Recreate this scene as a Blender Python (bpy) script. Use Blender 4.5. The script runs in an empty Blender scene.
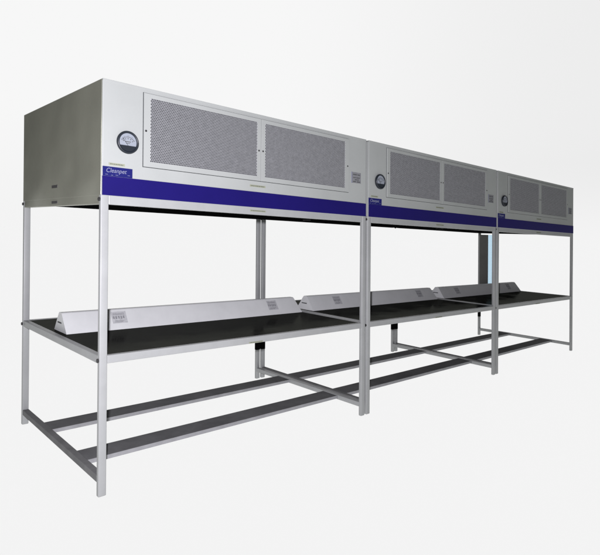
import bpy, bmesh, math, random
from mathutils import Vector, Matrix
random.seed(7)
S = bpy.context.scene
C = bpy.context.collection

# ------------------------------------------------------------------ constants
L, G, D, H = 2.150, 0.022, 1.368, 2.200
PITCH = L + G
LEAN_X, LEAN_Y = -0.0215, 0.0203          # the loose steel frames lean by about a degree
LEG_W, LEG_D = 0.043, 0.027
Z_RAIL, Z_BOX = 1.540, 1.585
Z_TAB = 0.740

# ------------------------------------------------------------------ materials
def mat(name, base, rough=0.5, spec=0.3, metal=0.0, noise=0.0, nscale=6.0, bump=0.0, bscale=300.0, rnoise=0.0, ior=None, warp=0.0):
    m = bpy.data.materials.new(name); m.use_nodes = True
    nt = m.node_tree; b = nt.nodes['Principled BSDF']
    b.inputs['Base Color'].default_value = (*base, 1)
    b.inputs['Roughness'].default_value = rough
    b.inputs['Specular IOR Level'].default_value = spec
    b.inputs['Metallic'].default_value = metal
    if ior: b.inputs['IOR'].default_value = ior
    tc = nt.nodes.new('ShaderNodeTexCoord')
    if noise or rnoise:
        n = nt.nodes.new('ShaderNodeTexNoise'); n.inputs['Scale'].default_value = nscale
        n.inputs['Detail'].default_value = 6; n.inputs['Roughness'].default_value = .62
        nt.links.new(tc.outputs['Object'], n.inputs['Vector'])
    if noise:
        r = nt.nodes.new('ShaderNodeMapRange')
        r.inputs['From Min'].default_value = .3; r.inputs['From Max'].default_value = .7
        r.inputs['To Min'].default_value = 1 - noise; r.inputs['To Max'].default_value = 1 + noise
        nt.links.new(n.outputs['Fac'], r.inputs['Value'])
        mx = nt.nodes.new('ShaderNodeMix'); mx.data_type = 'RGBA'; mx.blend_type = 'MULTIPLY'
        mx.inputs['Factor'].default_value = 1
        mx.inputs[6].default_value = (*base, 1)
        nt.links.new(r.outputs['Result'], mx.inputs[7])
        nt.links.new(mx.outputs[2], b.inputs['Base Color'])
    if rnoise:
        r2 = nt.nodes.new('ShaderNodeMapRange')
        r2.inputs['From Min'].default_value = .3; r2.inputs['From Max'].default_value = .7
        r2.inputs['To Min'].default_value = max(.02, rough - rnoise); r2.inputs['To Max'].default_value = rough + rnoise
        nt.links.new(n.outputs['Fac'], r2.inputs['Value'])
        nt.links.new(r2.outputs['Result'], b.inputs['Roughness'])
    if warp:                      # slight oil-canning of thin sheet metal
        n3 = nt.nodes.new('ShaderNodeTexNoise'); n3.inputs['Scale'].default_value = 1.7; n3.inputs['Detail'].default_value = 1.5
        nt.links.new(tc.outputs['Object'], n3.inputs['Vector'])
        bw = nt.nodes.new('ShaderNodeBump'); bw.inputs['Strength'].default_value = 1; bw.inputs['Distance'].default_value = warp
        nt.links.new(n3.outputs['Fac'], bw.inputs['Height'])
        nt.links.new(bw.outputs['Normal'], b.inputs['Normal'])
    if bump:
        n2 = nt.nodes.new('ShaderNodeTexNoise'); n2.inputs['Scale'].default_value = bscale
        nt.links.new(tc.outputs['Object'], n2.inputs['Vector'])
        bp = nt.nodes.new('ShaderNodeBump'); bp.inputs['Strength'].default_value = bump
        bp.inputs['Distance'].default_value = .002
        nt.links.new(n2.outputs['Fac'], bp.inputs['Height'])
        if warp: nt.links.new(bw.outputs['Normal'], bp.inputs['Normal'])
        nt.links.new(bp.outputs['Normal'], b.inputs['Normal'])
    return m

M = dict(
    paint=mat('grey_white_paint', (.234, .249, .236), .42, .30, noise=.035, nscale=3, bump=.05, warp=.02),
    frame=mat('frame_paint', (.214, .224, .217), .40, .35, noise=.06, nscale=7, bump=.06),
    side=mat('brushed_side_steel', (.215, .222, .178), .34, .2, metal=.5, noise=.07, nscale=1.6, warp=.045),
    foot=mat('worn_grey_paint', (.112, .115, .112), .6, .06, noise=.18, nscale=9, bump=.1),
    plank=mat('dark_grey_sheet', (.100, .103, .102), .7, .03, noise=.2, nscale=5, bump=.08),
    plank_edge=mat('galvanised_edge', (.185, .19, .192), .45, .3, noise=.12, nscale=12),
    top=mat('black_polished_top', (.007, .007, .0065), .3, .0, noise=.3, nscale=14, rnoise=.04),
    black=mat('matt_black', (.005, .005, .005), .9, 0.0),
    dark=mat('dark_bolt', (.02, .02, .02), .45, .4),
    dark_grey=mat('dark_panel', (.07, .072, .065), .5, .2, noise=.1),
    blue=mat('blue_vinyl', (.0062, .0040, .068), .5, .08, noise=.05, nscale=5),
    tabblue=mat('blue_badge_vinyl', (.0068, .0078, .070), .5, .1, noise=.05, nscale=5),
    white=mat('white_print', (.135, .145, .20), .5, .2),
    screen=mat('perforated_sheet', (.225, .233, .235), .45, .3, noise=.12, nscale=30),
    filter=mat('groove_and_hollow_shade', (.030, .032, .034), .9, .1, noise=.35, nscale=60),  # dark colour standing in for shade in the door grooves and behind the holes
    sticker=mat('beige_sticker', (.185, .20, .14), .6, .2, noise=.1, nscale=60),
    print=mat('dark_print', (.06, .063, .063), .7, .1),
    plate=mat('grey_label', (.135, .14, .145), .6, .2, noise=.12, nscale=50),
    pale_label=mat('pale_label', (.29, .30, .30), .6, .2, noise=.15, nscale=60),
    pale_print=mat('faded_print', (.16, .165, .17), .7, .1, noise=.3, nscale=150),
    dial=mat('dial_face', (.17, .19, .215), .35, .5, noise=.03),
    bezel=mat('dark_bezel', (.009, .012, .016), .4, .3),
    steel=mat('screw_steel', (.16, .16, .17), .35, .5, metal=.6),
    ridge=mat('enamelled_cover', (.425, .442, .432), .40, .35, noise=.05, nscale=6, bump=.05),
    paleblue=mat('pale_blue_sheet', (.42, .72, .95), .35, .4),
)
# pale blue strip: mostly transparent, tinted
nt = M['paleblue'].node_tree
tr = nt.nodes.new('ShaderNodeBsdfTransparent'); tr.inputs['Color'].default_value = (.78, .90, .97, 1)
ms = nt.nodes.new('ShaderNodeMixShader'); ms.inputs[0].default_value = .93
nt.links.new(nt.nodes['Principled BSDF'].outputs[0], ms.inputs[1]); nt.links.new(tr.outputs[0], ms.inputs[2])
nt.links.new(ms.outputs[0], nt.nodes['Material Output'].inputs['Surface'])
# black worktop: dark body with a weak, constant sheen
nt = M['top'].node_tree
M['top'].node_tree.nodes['Principled BSDF'].inputs['Specular IOR Level'].default_value = 0
gl = nt.nodes.new('ShaderNodeBsdfGlossy'); gl.inputs['Color'].default_value = (.97, 1, .90, 1); gl.inputs['Roughness'].default_value = .1
nz_ = nt.nodes.new('ShaderNodeTexNoise'); nz_.inputs['Scale'].default_value = 4; nz_.inputs['Detail'].default_value = 5
tcn = nt.nodes.new('ShaderNodeTexCoord'); nt.links.new(tcn.outputs['Object'], nz_.inputs['Vector'])
rg = nt.nodes.new('ShaderNodeMapRange'); rg.inputs['From Min'].default_value = .35; rg.inputs['From Max'].default_value = .68
rg.inputs['To Min'].default_value = .06; rg.inputs['To Max'].default_value = .26      # wiped smears on the polish
nt.links.new(nz_.outputs['Fac'], rg.inputs['Value']); nt.links.new(rg.outputs['Result'], gl.inputs['Roughness'])
ms = nt.nodes.new('ShaderNodeMixShader'); ms.inputs[0].default_value = .030
nt.links.new(nt.nodes['Principled BSDF'].outputs[0], ms.inputs[1]); nt.links.new(gl.outputs[0], ms.inputs[2])
nt.links.new(ms.outputs[0], nt.nodes['Material Output'].inputs['Surface'])

# ------------------------------------------------------------------ mesh helpers
def lean(v):
    return Vector((v.x + LEAN_X * v.z, v.y + LEAN_Y * v.z, v.z))

def box(bm, x0, x1, y0, y1, z0, z1, bev=0.0, seg=2):
    t = bmesh.new()
    bmesh.ops.create_cube(t, size=1)
    for v in t.verts:
        v.co = Vector(((x0 + x1) / 2 + v.co.x * (x1 - x0), (y0 + y1) / 2 + v.co.y * (y1 - y0), (z0 + z1) / 2 + v.co.z * (z1 - z0)))
    if bev:
        bmesh.ops.bevel(t, geom=list(t.edges), offset=bev, segments=seg, affect='EDGES', profile=.5)
    merge(bm, t)

def merge(bm, t):
    vm = {v: bm.verts.new(v.co) for v in t.verts}
    for f in t.faces:
        try: bm.faces.new([vm[v] for v in f.verts])
        except ValueError: pass
    t.free()

def cyl(bm, c, axis, r, depth, seg=24, bev=0.0):
    t = bmesh.new()
    bmesh.ops.create_cone(t, cap_ends=True, segments=seg, radius1=r, radius2=r, depth=depth)
    if bev:
        es = [e for e in t.edges if len(e.link_faces) == 2 and any(len(f.verts) > 4 for f in e.link_faces)]
        bmesh.ops.bevel(t, geom=es, offset=bev, segments=2, affect='EDGES')
    rot = {'x': Matrix.Rotation(math.pi / 2, 4, 'Y'), 'y': Matrix.Rotation(math.pi / 2, 4, 'X'), 'z': Matrix.Identity(4)}[axis]
    bmesh.ops.transform(t, matrix=Matrix.Translation(c) @ rot, verts=t.verts)
    merge(bm, t)

def prism(bm, poly, y0, y1):
    """polygon in (x, z), extruded from y0 (front) to y1"""
    a = [bm.verts.new((x, y0, z)) for x, z in poly]
    b = [bm.verts.new((x, y1, z)) for x, z in poly]
    n = len(poly)
    bm.faces.new(a); bm.faces.new(b[::-1])
    for i in range(n):
        bm.faces.new([a[i], b[i], b[(i + 1) % n], a[(i + 1) % n]])

def obj(name, bm, m, parent, leaning=True, loc=(0, 0, 0), smooth=None):
    if leaning:
        for v in bm.verts: v.co = lean(v.co)
    bmesh.ops.recalc_face_normals(bm, faces=bm.faces)
    me = bpy.data.meshes.new(name); bm.to_mesh(me); bm.free()
    me.materials.append(M[m] if isinstance(m, str) else m)
    if smooth:
        for p in me.polygons: p.use_smooth = True
        me.set_sharp_from_angle(angle=math.radians(smooth))
    o = bpy.data.objects.new(name, me); C.objects.link(o); o.location = loc
    if parent: o.parent = parent
    return o

def part(name, m, parent, *boxes, bev=0.0, smooth=40):
    bm = bmesh.new()
    for b in boxes: box(bm, *b, bev=bev)
    return obj(name, bm, m, parent)

def lettering(name, text, size, x, y, z, m, parent, italic=0.0, wide=1.0):
    cu = bpy.data.curves.new(name, 'FONT'); cu.body = text; cu.size = size; cu.shear = italic
    cu.extrude = .0004
    t = bpy.data.objects.new('tmp', cu); C.objects.link(t)
    dg = bpy.context.evaluated_depsgraph_get(); dg.update()
    me = bpy.data.meshes.new_from_object(t.evaluated_get(dg))
    bpy.data.objects.remove(t)
    bm = bmesh.new(); bm.from_mesh(me); bpy.data.meshes.remove(me)
    for v in bm.verts: v.co = Vector((x + v.co.x * wide, y - v.co.z, z + v.co.y))
    return obj(name, bm, m, parent)

# ------------------------------------------------------------------ one bench
def leg_mesh(x, y, top):
    bm = bmesh.new()
    box(bm, x, x + LEG_W, y, y + LEG_D, 0, top, bev=.005, seg=3)
    return bm

YB = D - LEG_D
root = bpy.data.objects.new('clean_bench', None); C.objects.link(root)

# legs
legs = {}
for key, x, y in (('fl', 0, 0), ('fr', L - LEG_W, 0), ('bl', 0, YB), ('br', L - LEG_W, YB)):
    legs[key] = obj('leg', leg_mesh(x, y, 1.592), 'frame', root, smooth=50)
    legs[key]['key'] = key

# upper rails, table rails
part('upper_rail', 'frame', root, (LEG_W, L - LEG_W, .0015, .030, Z_RAIL, 1.592), bev=.003)
part('upper_rail', 'black', root, (LEG_W, L - LEG_W, YB - .003, D - .0015, 1.562, 1.592), bev=.003)
part('upper_rail', 'side', root, (.0015, .030, LEG_D, YB, Z_RAIL, 1.592), bev=.003)['key'] = 'ul'
part('upper_rail', 'black', root, (L - .030, L - .0015, LEG_D, YB, 1.562, 1.592), bev=.003)
part('table_rail', 'frame', root, (LEG_W, L - LEG_W, .0015, .030, .697, Z_TAB), bev=.003)
part('table_rail', 'frame', root, (LEG_W, L - LEG_W, YB - .003, D - .0015, .697, Z_TAB), bev=.003)
part('table_rail', 'frame', root, (.0015, .036, LEG_D, YB, .697, Z_TAB), bev=.003)
part('table_rail', 'frame', root, (L - .036, L - .0015, LEG_D, YB, .697, Z_TAB), bev=.003)
# foot rails on both sides
part('foot_rail', 'foot', root, (.002, .042, LEG_D, YB, .070, .106), bev=.003)
part('foot_rail', 'frame', root, (L - .042, L - .002, LEG_D, YB, .070, .106), bev=.003)
# two planks running the length of the bench
for y0, y1 in ((.255, .425), (.845, 1.015)):
    p = part('foot_plank', 'plank', root, (.042, L - .042, y0 + .004, y1, .082, .100))
    part('edge_strip', 'plank_edge', p, (.042, L - .042, y0, y0 + .004, .079, .1025))
# black worktop set between the rails
part('worktop', 'top', root, (.036, L - .036, .030, YB - .003, .712, Z_TAB - .003), bev=.0015)

# long sloped cover lying across the worktop
bm = bmesh.new()
zb, zt_ = Z_TAB - .0025, .863
prof = [(.690, zb), (.768, zt_ - .006), (.776, zt_), (.812, zt_), (.820, zt_ - .006), (.915, zb)]
def ring(x, squeeze, dx_top):
    vs = []
    for y, z in prof:
        h = (z - zb) / (zt_ - zb)
        vs.append(bm.verts.new((x(h), y, z)))
    return vs
lft = ring(lambda h: .072 - .004 * h, 0, 0)
rgt = ring(lambda h: 2.112 - .026 * h - .012 * h ** 4, 0, 0)
n = len(prof)
bm.faces.new(lft); bm.faces.new(rgt[::-1])
for i in range(n): bm.faces.new([lft[i], rgt[i], rgt[(i + 1) % n], lft[(i + 1) % n]])
es = [e for e in bm.edges if (e.verts[0] in lft) == (e.verts[1] in lft) and min(v.co.z for v in e.verts) > zb - .001 and (e.verts[0] in rgt)]
bmesh.ops.bevel(bm, geom=es, offset=.007, segments=3, affect='EDGES')
cover = obj('sloped_cover', bm, 'ridge', root, smooth=50)
part('latch', 'print', cover, (.0675, .080, .775, .842, .792, .801), bev=.001)
def slope_label(x0, x1, z0, z1):
    """label lying on the sloping front of the cover"""
    def P(x, z, off):
        y = .690 + (z - zb) / (zt_ - .006 - zb) * .078
        return (x, y - off, z)
    bm = bmesh.new()
    a = [bm.verts.new(P(x, z, .0015)) for x, z in ((x0, z0), (x1, z0), (x1, z1), (x0, z1))]
    b = [bm.verts.new(P(x, z, -.001)) for x, z in ((x0, z0), (x1, z0), (x1, z1), (x0, z1))]
    bm.faces.new(a); bm.faces.new(b)
    for i in range(4): bm.faces.new([a[i], a[(i + 1) % 4], b[(i + 1) % 4], b[i]])
    lb = obj('label', bm, 'pale_label', cover)
    bm = bmesh.new()
    rnd = random.Random(int(x0 * 100))
    w, h = x1 - x0, z1 - z0
    def dash(xa, xb, za, zc):
        q = [bm.verts.new(P(x0 + w * x, z0 + h * z, .0026)) for x, z in ((xa, za), (xb, za), (xb, zc), (xa, zc))]
        r = [bm.verts.new(P(x0 + w * x, z0 + h * z, .0014)) for x, z in ((xa, za), (xb, za), (xb, zc), (xa, zc))]
        bm.faces.new(q); bm.faces.new(r)
        for i in range(4): bm.faces.new([q[i], q[(i + 1) % 4], r[(i + 1) % 4], r[i]])
    for za in (.82, .72):
        dash(.1, .86, za, za + .045)
    for xa in (.08, .24, .42, .58, .74):
        dash(xa, xa + .1, .36 + .05 * rnd.random(), .62)
    for za in (.20, .10):
        dash(.16, .82 - .2 * rnd.random(), za, za + .04)
    obj('print', bm, 'pale_print', lb)
slope_label(.385, .490, .776, .848)
slope_label(1.745, 1.850, .776, .848)

# cabinet
cab = part('cabinet', 'paint', root, (.0035, L - .0075, -.003, D + .0022, Z_BOX, H), bev=.003)
part('lid', 'paint', root, (.0035, L - .0075, -.0042, D + .0042, H - .010, H + .002), bev=.0015)
part('side_panel', 'side', root, (.0010, .0040, .005, D + .001, Z_BOX + .002, H), bev=.001)
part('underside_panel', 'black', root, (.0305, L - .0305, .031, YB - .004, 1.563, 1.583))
for x, y in ((.654, .10), (1.50, .12), (2.05, .16), (.09, .09)):
    bm = bmesh.new(); cyl(bm, (x, y, 1.5605), 'z', .007, .006, 12)
    obj('screw', bm, 'steel', root)

# blue band with its raised badge corner
yb = -.0052
bm = bmesh.new()
prism(bm, [(.0045, 1.588), (L - .008, 1.588), (L - .008, 1.690), (.0045, 1.690)], yb, -.0025)
band = obj('blue_band', bm, 'blue', root)
bm = bmesh.new()
prism(bm, [(.006, 1.6905), (.171, 1.6905), (.171, 1.741), (.006, 1.741)], yb - .0004, -.0025)
badge = obj('name_badge', bm, 'tabblue', root)
lettering('lettering', 'Cleanpet', .0335, .022, yb - .0008, 1.7105, 'white', badge, italic=.25, wide=.93)
for a, b, z in ((.020, .034, 1.699), (.052, .062, 1.6965), (.076, .090, 1.699), (.143, .157, 1.703)):
    part('small_print', 'white', badge, (a, b, yb - .0009, yb, z - .001, z + .0008))

# stickers
def sticker(x0, x1, z0, z1, y):
    st = part('sticker', 'sticker', root, (x0, x1, y - .0012, y + .0005, z0, z1))
    bm = bmesh.new(); x = x0 + .008; rnd = random.Random(int(x0 * 1000 + z0 * 100))
    h = z1 - z0
    while x < x1 - .01:
        w = .003 + .006 * rnd.random()
        box(bm, x, x + w, y - .0018, y - .001, z0 + h * .3, z1 - h * .28); x += w + .0035
    obj('print', bm, 'print', st)
sticker(.039, .128, 1.7495, 1.7625, -.003)
sticker(.978, 1.108, 1.7215, 1.7345, -.003)
sticker(.985, 1.115, 1.560, 1.572, .0015)
sticker(.985, 1.100, .6990, .7085, .0015)
def side_sticker(z):
    st = part('sticker', 'dark', root, (-.0005, .0015, .665, .765, z - .009, z + .009))  # dark colour: shade on a beige sticker painted in
side_sticker(1.662)
st = part('sticker', 'dark', root, (-.0005, .002, .665, .765, 1.556, 1.572))  # rail sticker, darkened by the same painted-in shade

# rating plate
pl = part('rating_plate', 'plate', root, (1.975, 2.078, -.0045, -.002, 1.842, 1.926))
bm = bmesh.new()
for z, xs in ((1.908, ((1.985, 2.03), (2.036, 2.066))), (1.884, ((1.988, 1.998), (2.002, 2.016), (2.022, 2.03), (2.034, 2.05), (2.054, 2.064))),
              (1.868, ((2.006, 2.03), (2.036, 2.05))), (1.853, ((1.985, 2.02), (2.03, 2.068)))):
    for a, b in xs: box(bm, a, b, -.0052, -.0042, z - .004, z + .004)
obj('print', bm, 'print', pl)
part('edge', 'white', pl, (1.968, 1.9745, -.0045, -.002, 1.84, 1.928))

# pressure gauge
gx, gz, gr = .139, 1.882, .062
bm = bmesh.new()
N, K = 48, 10
vs = []
for i in range(N):
    a = 2 * math.pi * i / N; row = []
    for k in range(K):
        b = 2 * math.pi * k / K
        rr = gr - .007 + .007 * math.cos(b); yy = -.014 + .011 * math.sin(b)
        row.append(bm.verts.new((gx + rr * math.cos(a), yy, gz + rr * math.sin(a))))
    vs.append(row)
for i in range(N):
    for k in range(K):
        bm.faces.new([vs[i][k], vs[(i + 1) % N][k], vs[(i + 1) % N][(k + 1) % K], vs[i][(k + 1) % K]])
gauge = obj('pressure_gauge', bm, 'bezel', root, smooth=180)
bm = bmesh.new(); cyl(bm, (gx, -.010, gz), 'y', gr - .006, .014, 48)
obj('dial', bm, 'dial', gauge)
# dark lower cover of the dial
bm = bmesh.new()
ri = gr - .0085; z_cut = -.018
a0 = math.asin(z_cut / ri)
pts = [(gx + ri * math.cos(t), gz + ri * math.sin(t)) for t in [math.pi - a0 + (math.pi + 2 * a0) * k / 24 for k in range(25)]]
prism(bm, pts, -.0195, -.0168)
obj('dial_cover', bm, 'bezel', gauge)
bm = bmesh.new()
def arcbar(r0, r1, a, b, seg):
    for k in range(seg):
        t0, t1 = math.radians(a + (b - a) * k / seg), math.radians(a + (b - a) * (k + 1) / seg)
        prism(bm, [(gx + r0 * math.cos(t0), gz - .012 + r0 * math.sin(t0)), (gx + r1 * math.cos(t0), gz - .012 + r1 * math.sin(t0)),
                   (gx + r1 * math.cos(t1), gz - .012 + r1 * math.sin(t1)), (gx + r0 * math.cos(t1), gz - .012 + r0 * math.sin(t1))], -.0182, -.0165)
arcbar(.0385, .0398, 32, 148, 20)
for k in range(13):
    a = 32 + 116 * k / 12
    arcbar(.040, .0475 if k % 3 == 0 else .044, a - 1.1, a + 1.1, 1)
for k in range(5):
    a = 36 + 108 * k / 4
    arcbar(.029, .0345, a - 4, a + 4, 1)
box(bm, gx - .016, gx + .016, -.0182, -.0165, gz + .001, gz + .005)
box(bm, gx - .009, gx + .011, -.0182, -.0165, gz - .007, gz - .004)
obj('scale', bm, 'print', gauge)
bm = bmesh.new()
t = math.radians(128)
p0 = Vector((gx, 0, gz - .018)); p1 = p0 + Vector((math.cos(t), 0, math.sin(t))) * .05
nrm = Vector((-math.sin(t), 0, math.cos(t))) * .0009
prism(bm, [((p0 + nrm).x, (p0 + nrm).z), ((p1 + nrm).x, (p1 + nrm).z), ((p1 - nrm).x, (p1 - nrm).z), ((p0 - nrm).x, (p0 - nrm).z)], -.0190, -.0183)
obj('needle', bm, 'black', gauge)

# perforated sheet: staggered rows of eight-sided holes, cut as real openings
def perforated(x0, x1, z0, z1, y):
    bm = bmesh.new()
    nx = 72; px = (x1 - x0) / nx; nz = 38; pz = (z1 - z0) / nz; r = .0047
    R8 = [(math.cos(math.radians(a)) * r, math.sin(math.radians(a)) * r) for a in range(0, 360, 45)]
    for j in range(nz):
        zc = z0 + (j + .5) * pz; off = px / 2 if j % 2 else 0
        for i in range(nx - (1 if j % 2 else 0)):
            xc = x0 + (i + .5) * px + off
            hx, hz = px / 2, pz / 2
            out = [(hx, 0), (hx, hz), (0, hz), (-hx, hz), (-hx, 0), (-hx, -hz), (0, -hz), (hx, -hz)]
            o = [bm.verts.new((xc + a, y, zc + b)) for a, b in out]
            q = [bm.verts.new((xc + a, y, zc + b)) for a, b in R8]
            w = [bm.verts.new((xc + a, y + .0015, zc + b)) for a, b in R8]
            for k in range(8):
                bm.faces.new([o[k], o[(k + 1) % 8], q[(k + 1) % 8], q[k]])
                bm.faces.new([q[k], q[(k + 1) % 8], w[(k + 1) % 8], w[k]])
        if j % 2:
            for a, b in ((x0, x0 + px / 2), (x1 - px / 2, x1)):
                bm.faces.new([bm.verts.new(c) for c in ((a, y, zc - pz / 2), (b, y, zc - pz / 2), (b, y, zc + pz / 2), (a, y, zc + pz / 2))])
    return bm

yd = -.0125                                   # front of the doors
for x0, x1, a, b in ((.233, 1.062, .272, 1.031), (1.066, 1.931, 1.097, 1.886)):
    z0, z1, c, d = 1.763, 2.172, 1.793, 2.148
    bm = bmesh.new()
    F = [(x0, z0), (x1, z0), (x1, z1), (x0, z1)]; I = [(a, c), (b, c), (b, d), (a, d)]
    rows = []
    for pts_, y in ((F, -.0025), (F, yd + .001), ([(x + (.001 if x < (x0 + x1) / 2 else -.001), z + (.001 if z < 1.95 else -.001)) for x, z in F], yd),
                    (I, yd), (I, -.0055)):
        rows.append([bm.verts.new((x, y, z)) for x, z in pts_])
    for r0, r1 in zip(rows, rows[1:]):
        for k in range(4): bm.faces.new([r0[k], r0[(k + 1) % 4], r1[(k + 1) % 4], r1[k]])
    door = obj('access_door', bm, 'paint', root)
    part('groove_shade', 'filter', door, (x0 - .003, x1 + .003, -.0040, -.0032, z0 - .003, z1 + .003))  # dark rim: shade in the groove around the door, put in as colour
    part('filter', 'filter', door, (a, b, -.0050, -.0042, c, d))  # dark sheet stands in for the shaded hollow behind the holes
    obj('perforated_screen', perforated(a, b, c, d, yd + .0022), 'screen', door)
    for x in (x0 + .012, x1 - .018):
        bm = bmesh.new(); cyl(bm, (x, yd, 1.962), 'y', .0062, .005, 14, bev=.001)
        obj('screw', bm, 'dark', door)

# (the small dark bolt heads stand on the leg faces that look along the row)
# bolts on the left faces of the left legs
for y in (LEG_D / 2, YB + LEG_D / 2):
    for z in (1.566, .715):
        bm = bmesh.new(); cyl(bm, (-.004, y, z), 'x', .0115, .010, 6, bev=.0015)
        obj('bolt', bm, 'dark', root)

# ------------------------------------------------------------------ the other two benches
def copy_tree(o, parent=None):
    c = o.copy(); C.objects.link(c)
    if parent: c.parent = parent
    for ch in list(o.children): copy_tree(ch, c)
    return c
b2 = copy_tree(root); b2.location = (PITCH, 0, 0)
b3 = copy_tree(root); b3.location = (2 * PITCH, 0, 0)
for b in (b2, b3):
    for ch in list(b.children):
        if ch.name.startswith(('side_panel',)): bpy.data.objects.remove(ch)
for b in (root, b2, b3):
    for ch in b.children:
        if ch.name.startswith(('sticker', 'rating_plate', 'name_badge')):
            if b is not root: ch.location = (random.uniform(-.006, .006), 0, random.uniform(-.0015, .0015) if not ch.name.startswith('name') else 0)
    # black bands around the back legs, below the worktop
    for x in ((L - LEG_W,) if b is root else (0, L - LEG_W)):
        part('leg_black_band', 'black', b, (x - .0006, x + LEG_W + .0006, YB - .0006, YB + LEG_D + .0006, .282, .38))
for b in (b2, b3):          # the rails hidden between two cabinets are shallow and black
    for ch in b.children:
        if ch.get('key') == 'ul':
            tmp = part('tmp', 'black', None, (.0015, .030, LEG_D, YB, 1.562, 1.592), bev=.003)
            ch.data = tmp.data; bpy.data.objects.remove(tmp)
def short_leg(bench, key, x):
    for ch in bench.children:
        if ch.get('key') == key:
            tmp = obj('tmp', leg_mesh(x, YB, .742), 'frame', None, smooth=50)
            ch.data = tmp.data; bpy.data.objects.remove(tmp)
# behind the joint of the second and third bench the back legs end at the worktop
short_leg(b2, 'br', L - LEG_W)
short_leg(b3, 'bl', 0)
# dark panel and pale blue strip for what shows behind the far post
part('dark_panel_behind_post', 'dark_grey', b3, (L - .0425, L - .0395, 1.205, D - .001, Z_TAB + .001, Z_RAIL - .001))
part('blue_strip', 'paleblue', b3, (L - .0425, L - .0395, 1.090, 1.204, Z_TAB + .001, Z_RAIL - .001))
for b in (root, b2, b3):
    for ch in b.children:
        if 'key' in ch: del ch['key']

root['label'] = 'nearest clean air bench, at the left end, its bare grey side panel in full view'
b2['label'] = 'middle steel clean air bench, standing between the near and the far one'
b3['label'] = 'farthest clean air bench, at the right end, with a dark panel and a pale blue strip behind its far post'
for b in (root, b2, b3):
    b['category'] = 'workbench'; b['group'] = 'clean air benches bolted end to end'

# ------------------------------------------------------------------ floor: made-up white sheet glowing from below, so no shadows show
bm = bmesh.new()
bmesh.ops.create_grid(bm, x_segments=40, y_segments=40, size=700)
fl = obj('added_glowing_floor', bm, mat('added_glowing_floor', (.9, .9, .9)), None, leaning=False)
fl['kind'] = 'structure'
nt = fl.data.materials[0].node_tree
tr = nt.nodes.new('ShaderNodeBsdfTranslucent'); tr.inputs['Color'].default_value = (.95, .95, .95, 1)
nt.links.new(tr.outputs[0], nt.nodes['Material Output'].inputs['Surface'])

# ------------------------------------------------------------------ world: plain white background behind, brightness added below to light the floor, dim elsewhere
FLOOR_V = .90
w = bpy.data.worlds.new('World'); S.world = w; w.use_nodes = True
nt = w.node_tree; nt.nodes.clear()
out = nt.nodes.new('ShaderNodeOutputWorld'); bg = nt.nodes.new('ShaderNodeBackground')
tc = nt.nodes.new('ShaderNodeTexCoord')
def vmath(op, a, b=None):
    n = nt.nodes.new('ShaderNodeVectorMath'); n.operation = op
    nt.links.new(a, n.inputs[0])
    if b is not None: n.inputs[1].default_value = b
    return n
def mrange(v, a, b, c, d, smooth=True):
    n = nt.nodes.new('ShaderNodeMapRange'); n.interpolation_type = 'SMOOTHSTEP' if smooth else 'LINEAR'
    nt.links.new(v, n.inputs['Value'])
    for k, x in zip(('From Min', 'From Max', 'To Min', 'To Max'), (a, b, c, d)): n.inputs[k].default_value = x
    return n.outputs[0]
def math_(op, a, b):
    n = nt.nodes.new('ShaderNodeMath'); n.operation = op
    for i, x in enumerate((a, b)):
        if isinstance(x, (int, float)): n.inputs[i].default_value = x
        else: nt.links.new(x, n.inputs[i])
    return n.outputs[0]
nrm_ = vmath('NORMALIZE', tc.outputs['Generated']).outputs[0]
fwd = Vector((.68076, .73250, 0)).normalized()
back = vmath('DOT_PRODUCT', nrm_, tuple(fwd)).outputs['Value']
side = vmath('DOT_PRODUCT', nrm_, (fwd.y, -fwd.x, 0)).outputs['Value']
sep = nt.nodes.new('ShaderNodeSeparateXYZ'); nt.links.new(nrm_, sep.inputs[0])
z = sep.outputs['Z']
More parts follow.
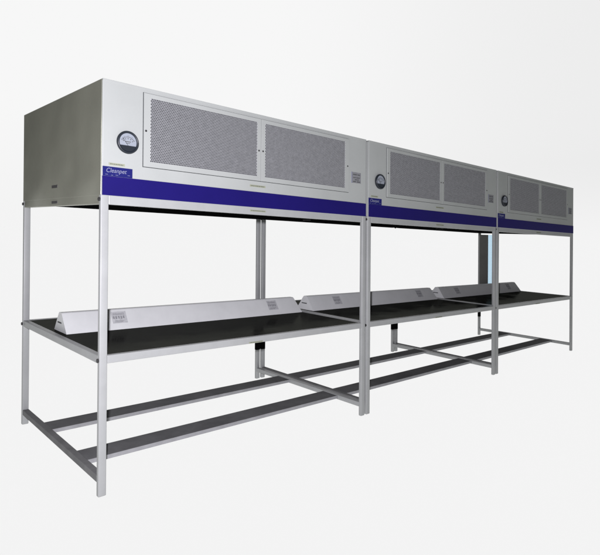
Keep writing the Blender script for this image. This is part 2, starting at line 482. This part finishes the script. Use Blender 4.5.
# backdrop brightness: brighter above the horizon, a little darker to the right
glow = mrange(z, 0.0, .22, FLOOR_V, .93)
dark = mrange(side, -.1, .52, 0, .085)
backdrop = math_('SUBTRACT', glow, math_('MULTIPLY', dark, mrange(z, 0, .15, 0, 1)))
mask_b = mrange(back, .66, .79, 0, 1)
mask_top = mrange(z, .55, .75, 1, 0)
mask = math_('MULTIPLY', mask_b, mask_top)
dim = .035
upper = math_('ADD', math_('MULTIPLY', mask, backdrop), math_('MULTIPLY', math_('SUBTRACT', 1, mask), dim))
below = mrange(z, -.02, -.012, 1, 0, False)
val = math_('ADD', math_('MULTIPLY', below, FLOOR_V / .95), math_('MULTIPLY', math_('SUBTRACT', 1, below), upper))
comb = nt.nodes.new('ShaderNodeCombineColor')
nt.links.new(val, comb.inputs[0]); nt.links.new(val, comb.inputs[1]); nt.links.new(val, comb.inputs[2])
nt.links.new(comb.outputs[0], bg.inputs['Color']); bg.inputs['Strength'].default_value = 1
nt.links.new(bg.outputs[0], out.inputs[0])

# ------------------------------------------------------------------ camera and its flash
cpos = Vector((-1.1604, -2.7251, 1.4075))
R = Vector((0.73191303, -0.68037687, 0.03729115)); U = Vector((-0.02956109, 0.02297088, 0.99929899)); F = Vector((0.68075654, 0.73250232, 0.0033))
cam = bpy.data.cameras.new('camera'); co = bpy.data.objects.new('camera', cam); C.objects.link(co)
co.matrix_world = Matrix(((R.x, U.x, -F.x, cpos.x), (R.y, U.y, -F.y, cpos.y), (R.z, U.z, -F.z, cpos.z), (0, 0, 0, 1)))
cam.sensor_width = 36; cam.sensor_fit = 'HORIZONTAL'; cam.lens = 530.95 / 600 * 36
cam.shift_y = -(277.5 - 234.85) / 600
cam.clip_start = .05; cam.clip_end = 4000
S.camera = co

la = bpy.data.lights.new('flash', 'AREA'); la.shape = 'DISK'; la.size = .07; la.energy = 278
la.color = (1.03, .98, 1.085)
lo = bpy.data.objects.new('flash', la); C.objects.link(lo)
lo.location = cpos + U * .16 - R * .06
aim = Vector((.7, 0, 1.25))
lo.rotation_euler = (aim - lo.location).to_track_quat('-Z', 'Y').to_euler()

# ------------------------------------------------------------------ render settings
S.render.engine = 'CYCLES'
S.view_settings.view_transform = 'Standard'; S.view_settings.look = 'None'
S.view_settings.exposure = 0; S.view_settings.gamma = 1
S.render.film_transparent = False
S.cycles.use_denoising = True
S.cycles.max_bounces = 8; S.cycles.diffuse_bounces = 4; S.cycles.glossy_bounces = 4
